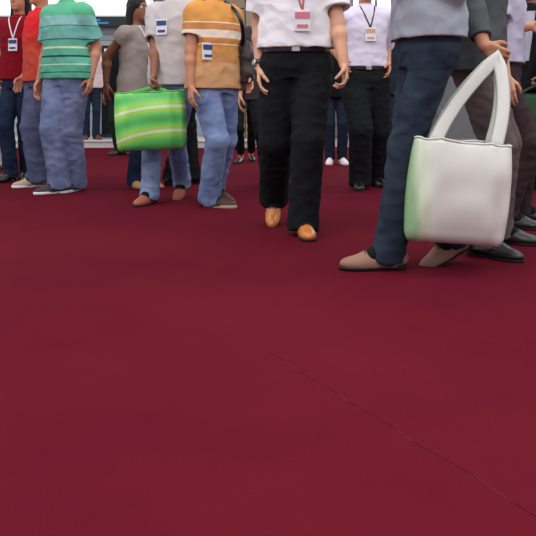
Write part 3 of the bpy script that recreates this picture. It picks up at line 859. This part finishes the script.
# behind the central man
person('person in a charcoal jacket and black trousers half hidden behind the central man', 265, 186, face=8, H=1.70, res=.008,
       feet=[(268, -.05, 0, -10, 0), (282, .3, 0, 10, 0)], hands=[None, None], top=cloth('charcoal_jacket', (62, 54, 58)), top_name='jacket', sleeve=1.9, hem=.84, bot=BLACKTR, seed=13)
# central man
M10 = person('man in a white short-sleeved shirt, black trousers and tan leather shoes walking forward', 296, 233, face=-2, H=1.77, res=.005, skin=SKIN,
       pel=(.0, .02), feet=[(274, .34, .09, -6, 35), (303, -.06, 0, 8, 0)], hands=[(260, 68, -.02), (344, 66, -.16)], top=WHITE, sleeve=.72, hem=1.015, fit=1.35, width=1.1,
       bot=BLACKTR, legw=1.25, shoes='dress', shoe_mat=mat('tan_leather', (190, 112, 48), rough=.28, bump=.08, scale=90, spec=.6), watch=0, badge=(1.15, .035, mat('red_print', (206, 120, 130), rough=.4)), lanyard=mat('pink_lanyard', (206, 120, 132), rough=.6), curl=(.4, .75), seed=14)
# small far person with white shoes
person('distant person in navy trousers and bright white sneakers', 335, 164, face=0, H=1.70, res=.009, feet=[(330, 0, 0, -10, 0), (342, 0, 0, 10, 0)],
       top=BLACK, sleeve=1.9, hem=.84, bot=NAVY, legw=.95, shoes='sneaker', shoe_mat=mat('white_canvas', (236, 222, 222), rough=.7), sole_mat=CARD, hem_z=.06, seed=15)
# lavender-white shirt with lanyard
person('man in a lavender-white shirt with a black lanyard and black trousers', 365, 189, face=6, H=1.84, res=.0062, skin=SKIN_T,
       feet=[(360, 0, 0, -10, 0), (376, .25, 0, 12, 0)], hands=[(341, 60, -.08), (388, 64, -.04)], top=LAV, sleeve=.98, hem=1.02, fit=1.1, width=1.02, bot=BLACKTR, legw=1.3,
       badge=(1.27, .01, mat('tan_print', (206, 160, 132), rough=.5)), lanyard=LEATHER_BK, seed=16)
# dark suit behind
M14 = person('man in an open dark navy suit jacket over a pale shirt', 404, 172, face=-14, H=1.84, res=.008, skin=SKIN_T,
       feet=[(400, 0, 0, -20, 0), (411, .2, 0, 10, 0)], top=cloth('dark_suit', (36, 44, 56)), top_name='jacket', sleeve=1.95, hem=.80, fit=1.3, bot=cloth('dark_suit_trousers', (30, 38, 50)), inner=cloth('pale_blue_shirt', (198, 206, 216)), seed=17)
# person striding left, close to the camera
person('person in a pale grey shirt and dark slate jeans striding left, taupe-brown shoe forward', 428, 268, face=-82, H=1.80, res=.005, skin=SKIN_T,
       pel=(.0, .0), feet=[(455, .10, .05, -75, 25), (390, -.02, 0, -86, 0)], hands=[(398, -34, -.1), (392, -30, .0)],
       top=cloth('pale_grey_blue_shirt', (158, 162, 174)), sleeve=1.5, hem=.965, fit=1.15, bot=denim('dark_slate_denim', (50, 60, 74), (36, 44, 58)), legw=.95,
       shoes='dress', shoe_mat=mat('worn_brown_leather', (138, 100, 86), rough=.6, bump=.1, scale=100), seed=18)
# person in the grey jacket holding the white bag out to the right
M15 = person('person in a dark grey jacket holding the large white carrier bag, black shoes', 472, 248, face=68, H=1.80, res=.005, skin=SKIN_T,
       pel=(0, .0), feet=[(481, -.18, 0, 40, 0), (496, .15, 0, 65, 0)], hands=[(489, 78, -.34), None],
       top=cloth('grey_jacket', (80, 83, 86)), top_name='jacket', sleeve=1.8, hem=.86, fit=1.3, bot=cloth('grey_brown_trousers', (96, 84, 86)), legw=1.1,
       shoes='dress', curl=(1.15, .5), hand_dir=((.8, -.1, -.5), None), seed=21)
hp_ = M15['base'] + M15['wrs'][0] + A(.055, -.02, -.045)
tote('carrier_bag', 'large white carrier bag with a green left side held at arm\'s length', hp_, at(462, 140, hp_[1] - .12)[0], at(0, 141, hp_[1] - .12)[2], .44, .43, .15, 4, whitebag_mat(),
     mat('white_handle', (206, 206, 200), rough=.4), strap=.03, tilt=5, loc=hp_[1] - .12)
# lavender shirt behind
person('person in a pale lavender shirt behind the large white carrier bag, arm raised right', 495, 226, face=68, H=1.76, res=.006, skin=SKIN,
       feet=[(505, -.05, 0, 60, 0), (519, .2, 0, 75, 0)], pel=(.02, 0), hands=[None, (532, 26, -.25)], top=cloth('pale_lavender_shirt', (188, 184, 208)), sleeve=.7, hem=.98, fit=1.2, width=1.0,
       bot=cloth('dark_maroon_grey_trousers', (58, 44, 50)), seed=19)
# black suit at right
M17 = person('person in a black suit jacket over a pale shirt at the right edge', 527, 190, face=-20, H=1.80, res=.007, skin=SKIN_B,
       feet=[(521, 0, 0, -20, 0), (537, .1, 0, 0, 0)], hands=[(509, 76, -.1), (540, 80, -.22)], top=BLACK, top_name='jacket', sleeve=1.9, hem=.82, fit=1.3, inner=cloth('pale_grey_shirt_front', (176, 176, 190)), bot=BLACK, curl=(1.1, 1.1), seed=20)
hp_ = M17['base'] + M17['wrs'][1] + A(0, -.02, -.075)
tote('shopping_bag', 'dark green shopping bag at the right edge behind the white carrier bag', hp_, at(530, 94, hp_[1] - .12)[0], at(0, 95, hp_[1])[2], .40, .44, .12, -4, mat('dark_green_paper', (30, 70, 40), rough=.5, var=.15, scale=10),
     mat('dark_green_cord', (24, 52, 32), rough=.6), strap=.008, loc=hp_[1] - .14)
print('scene built')
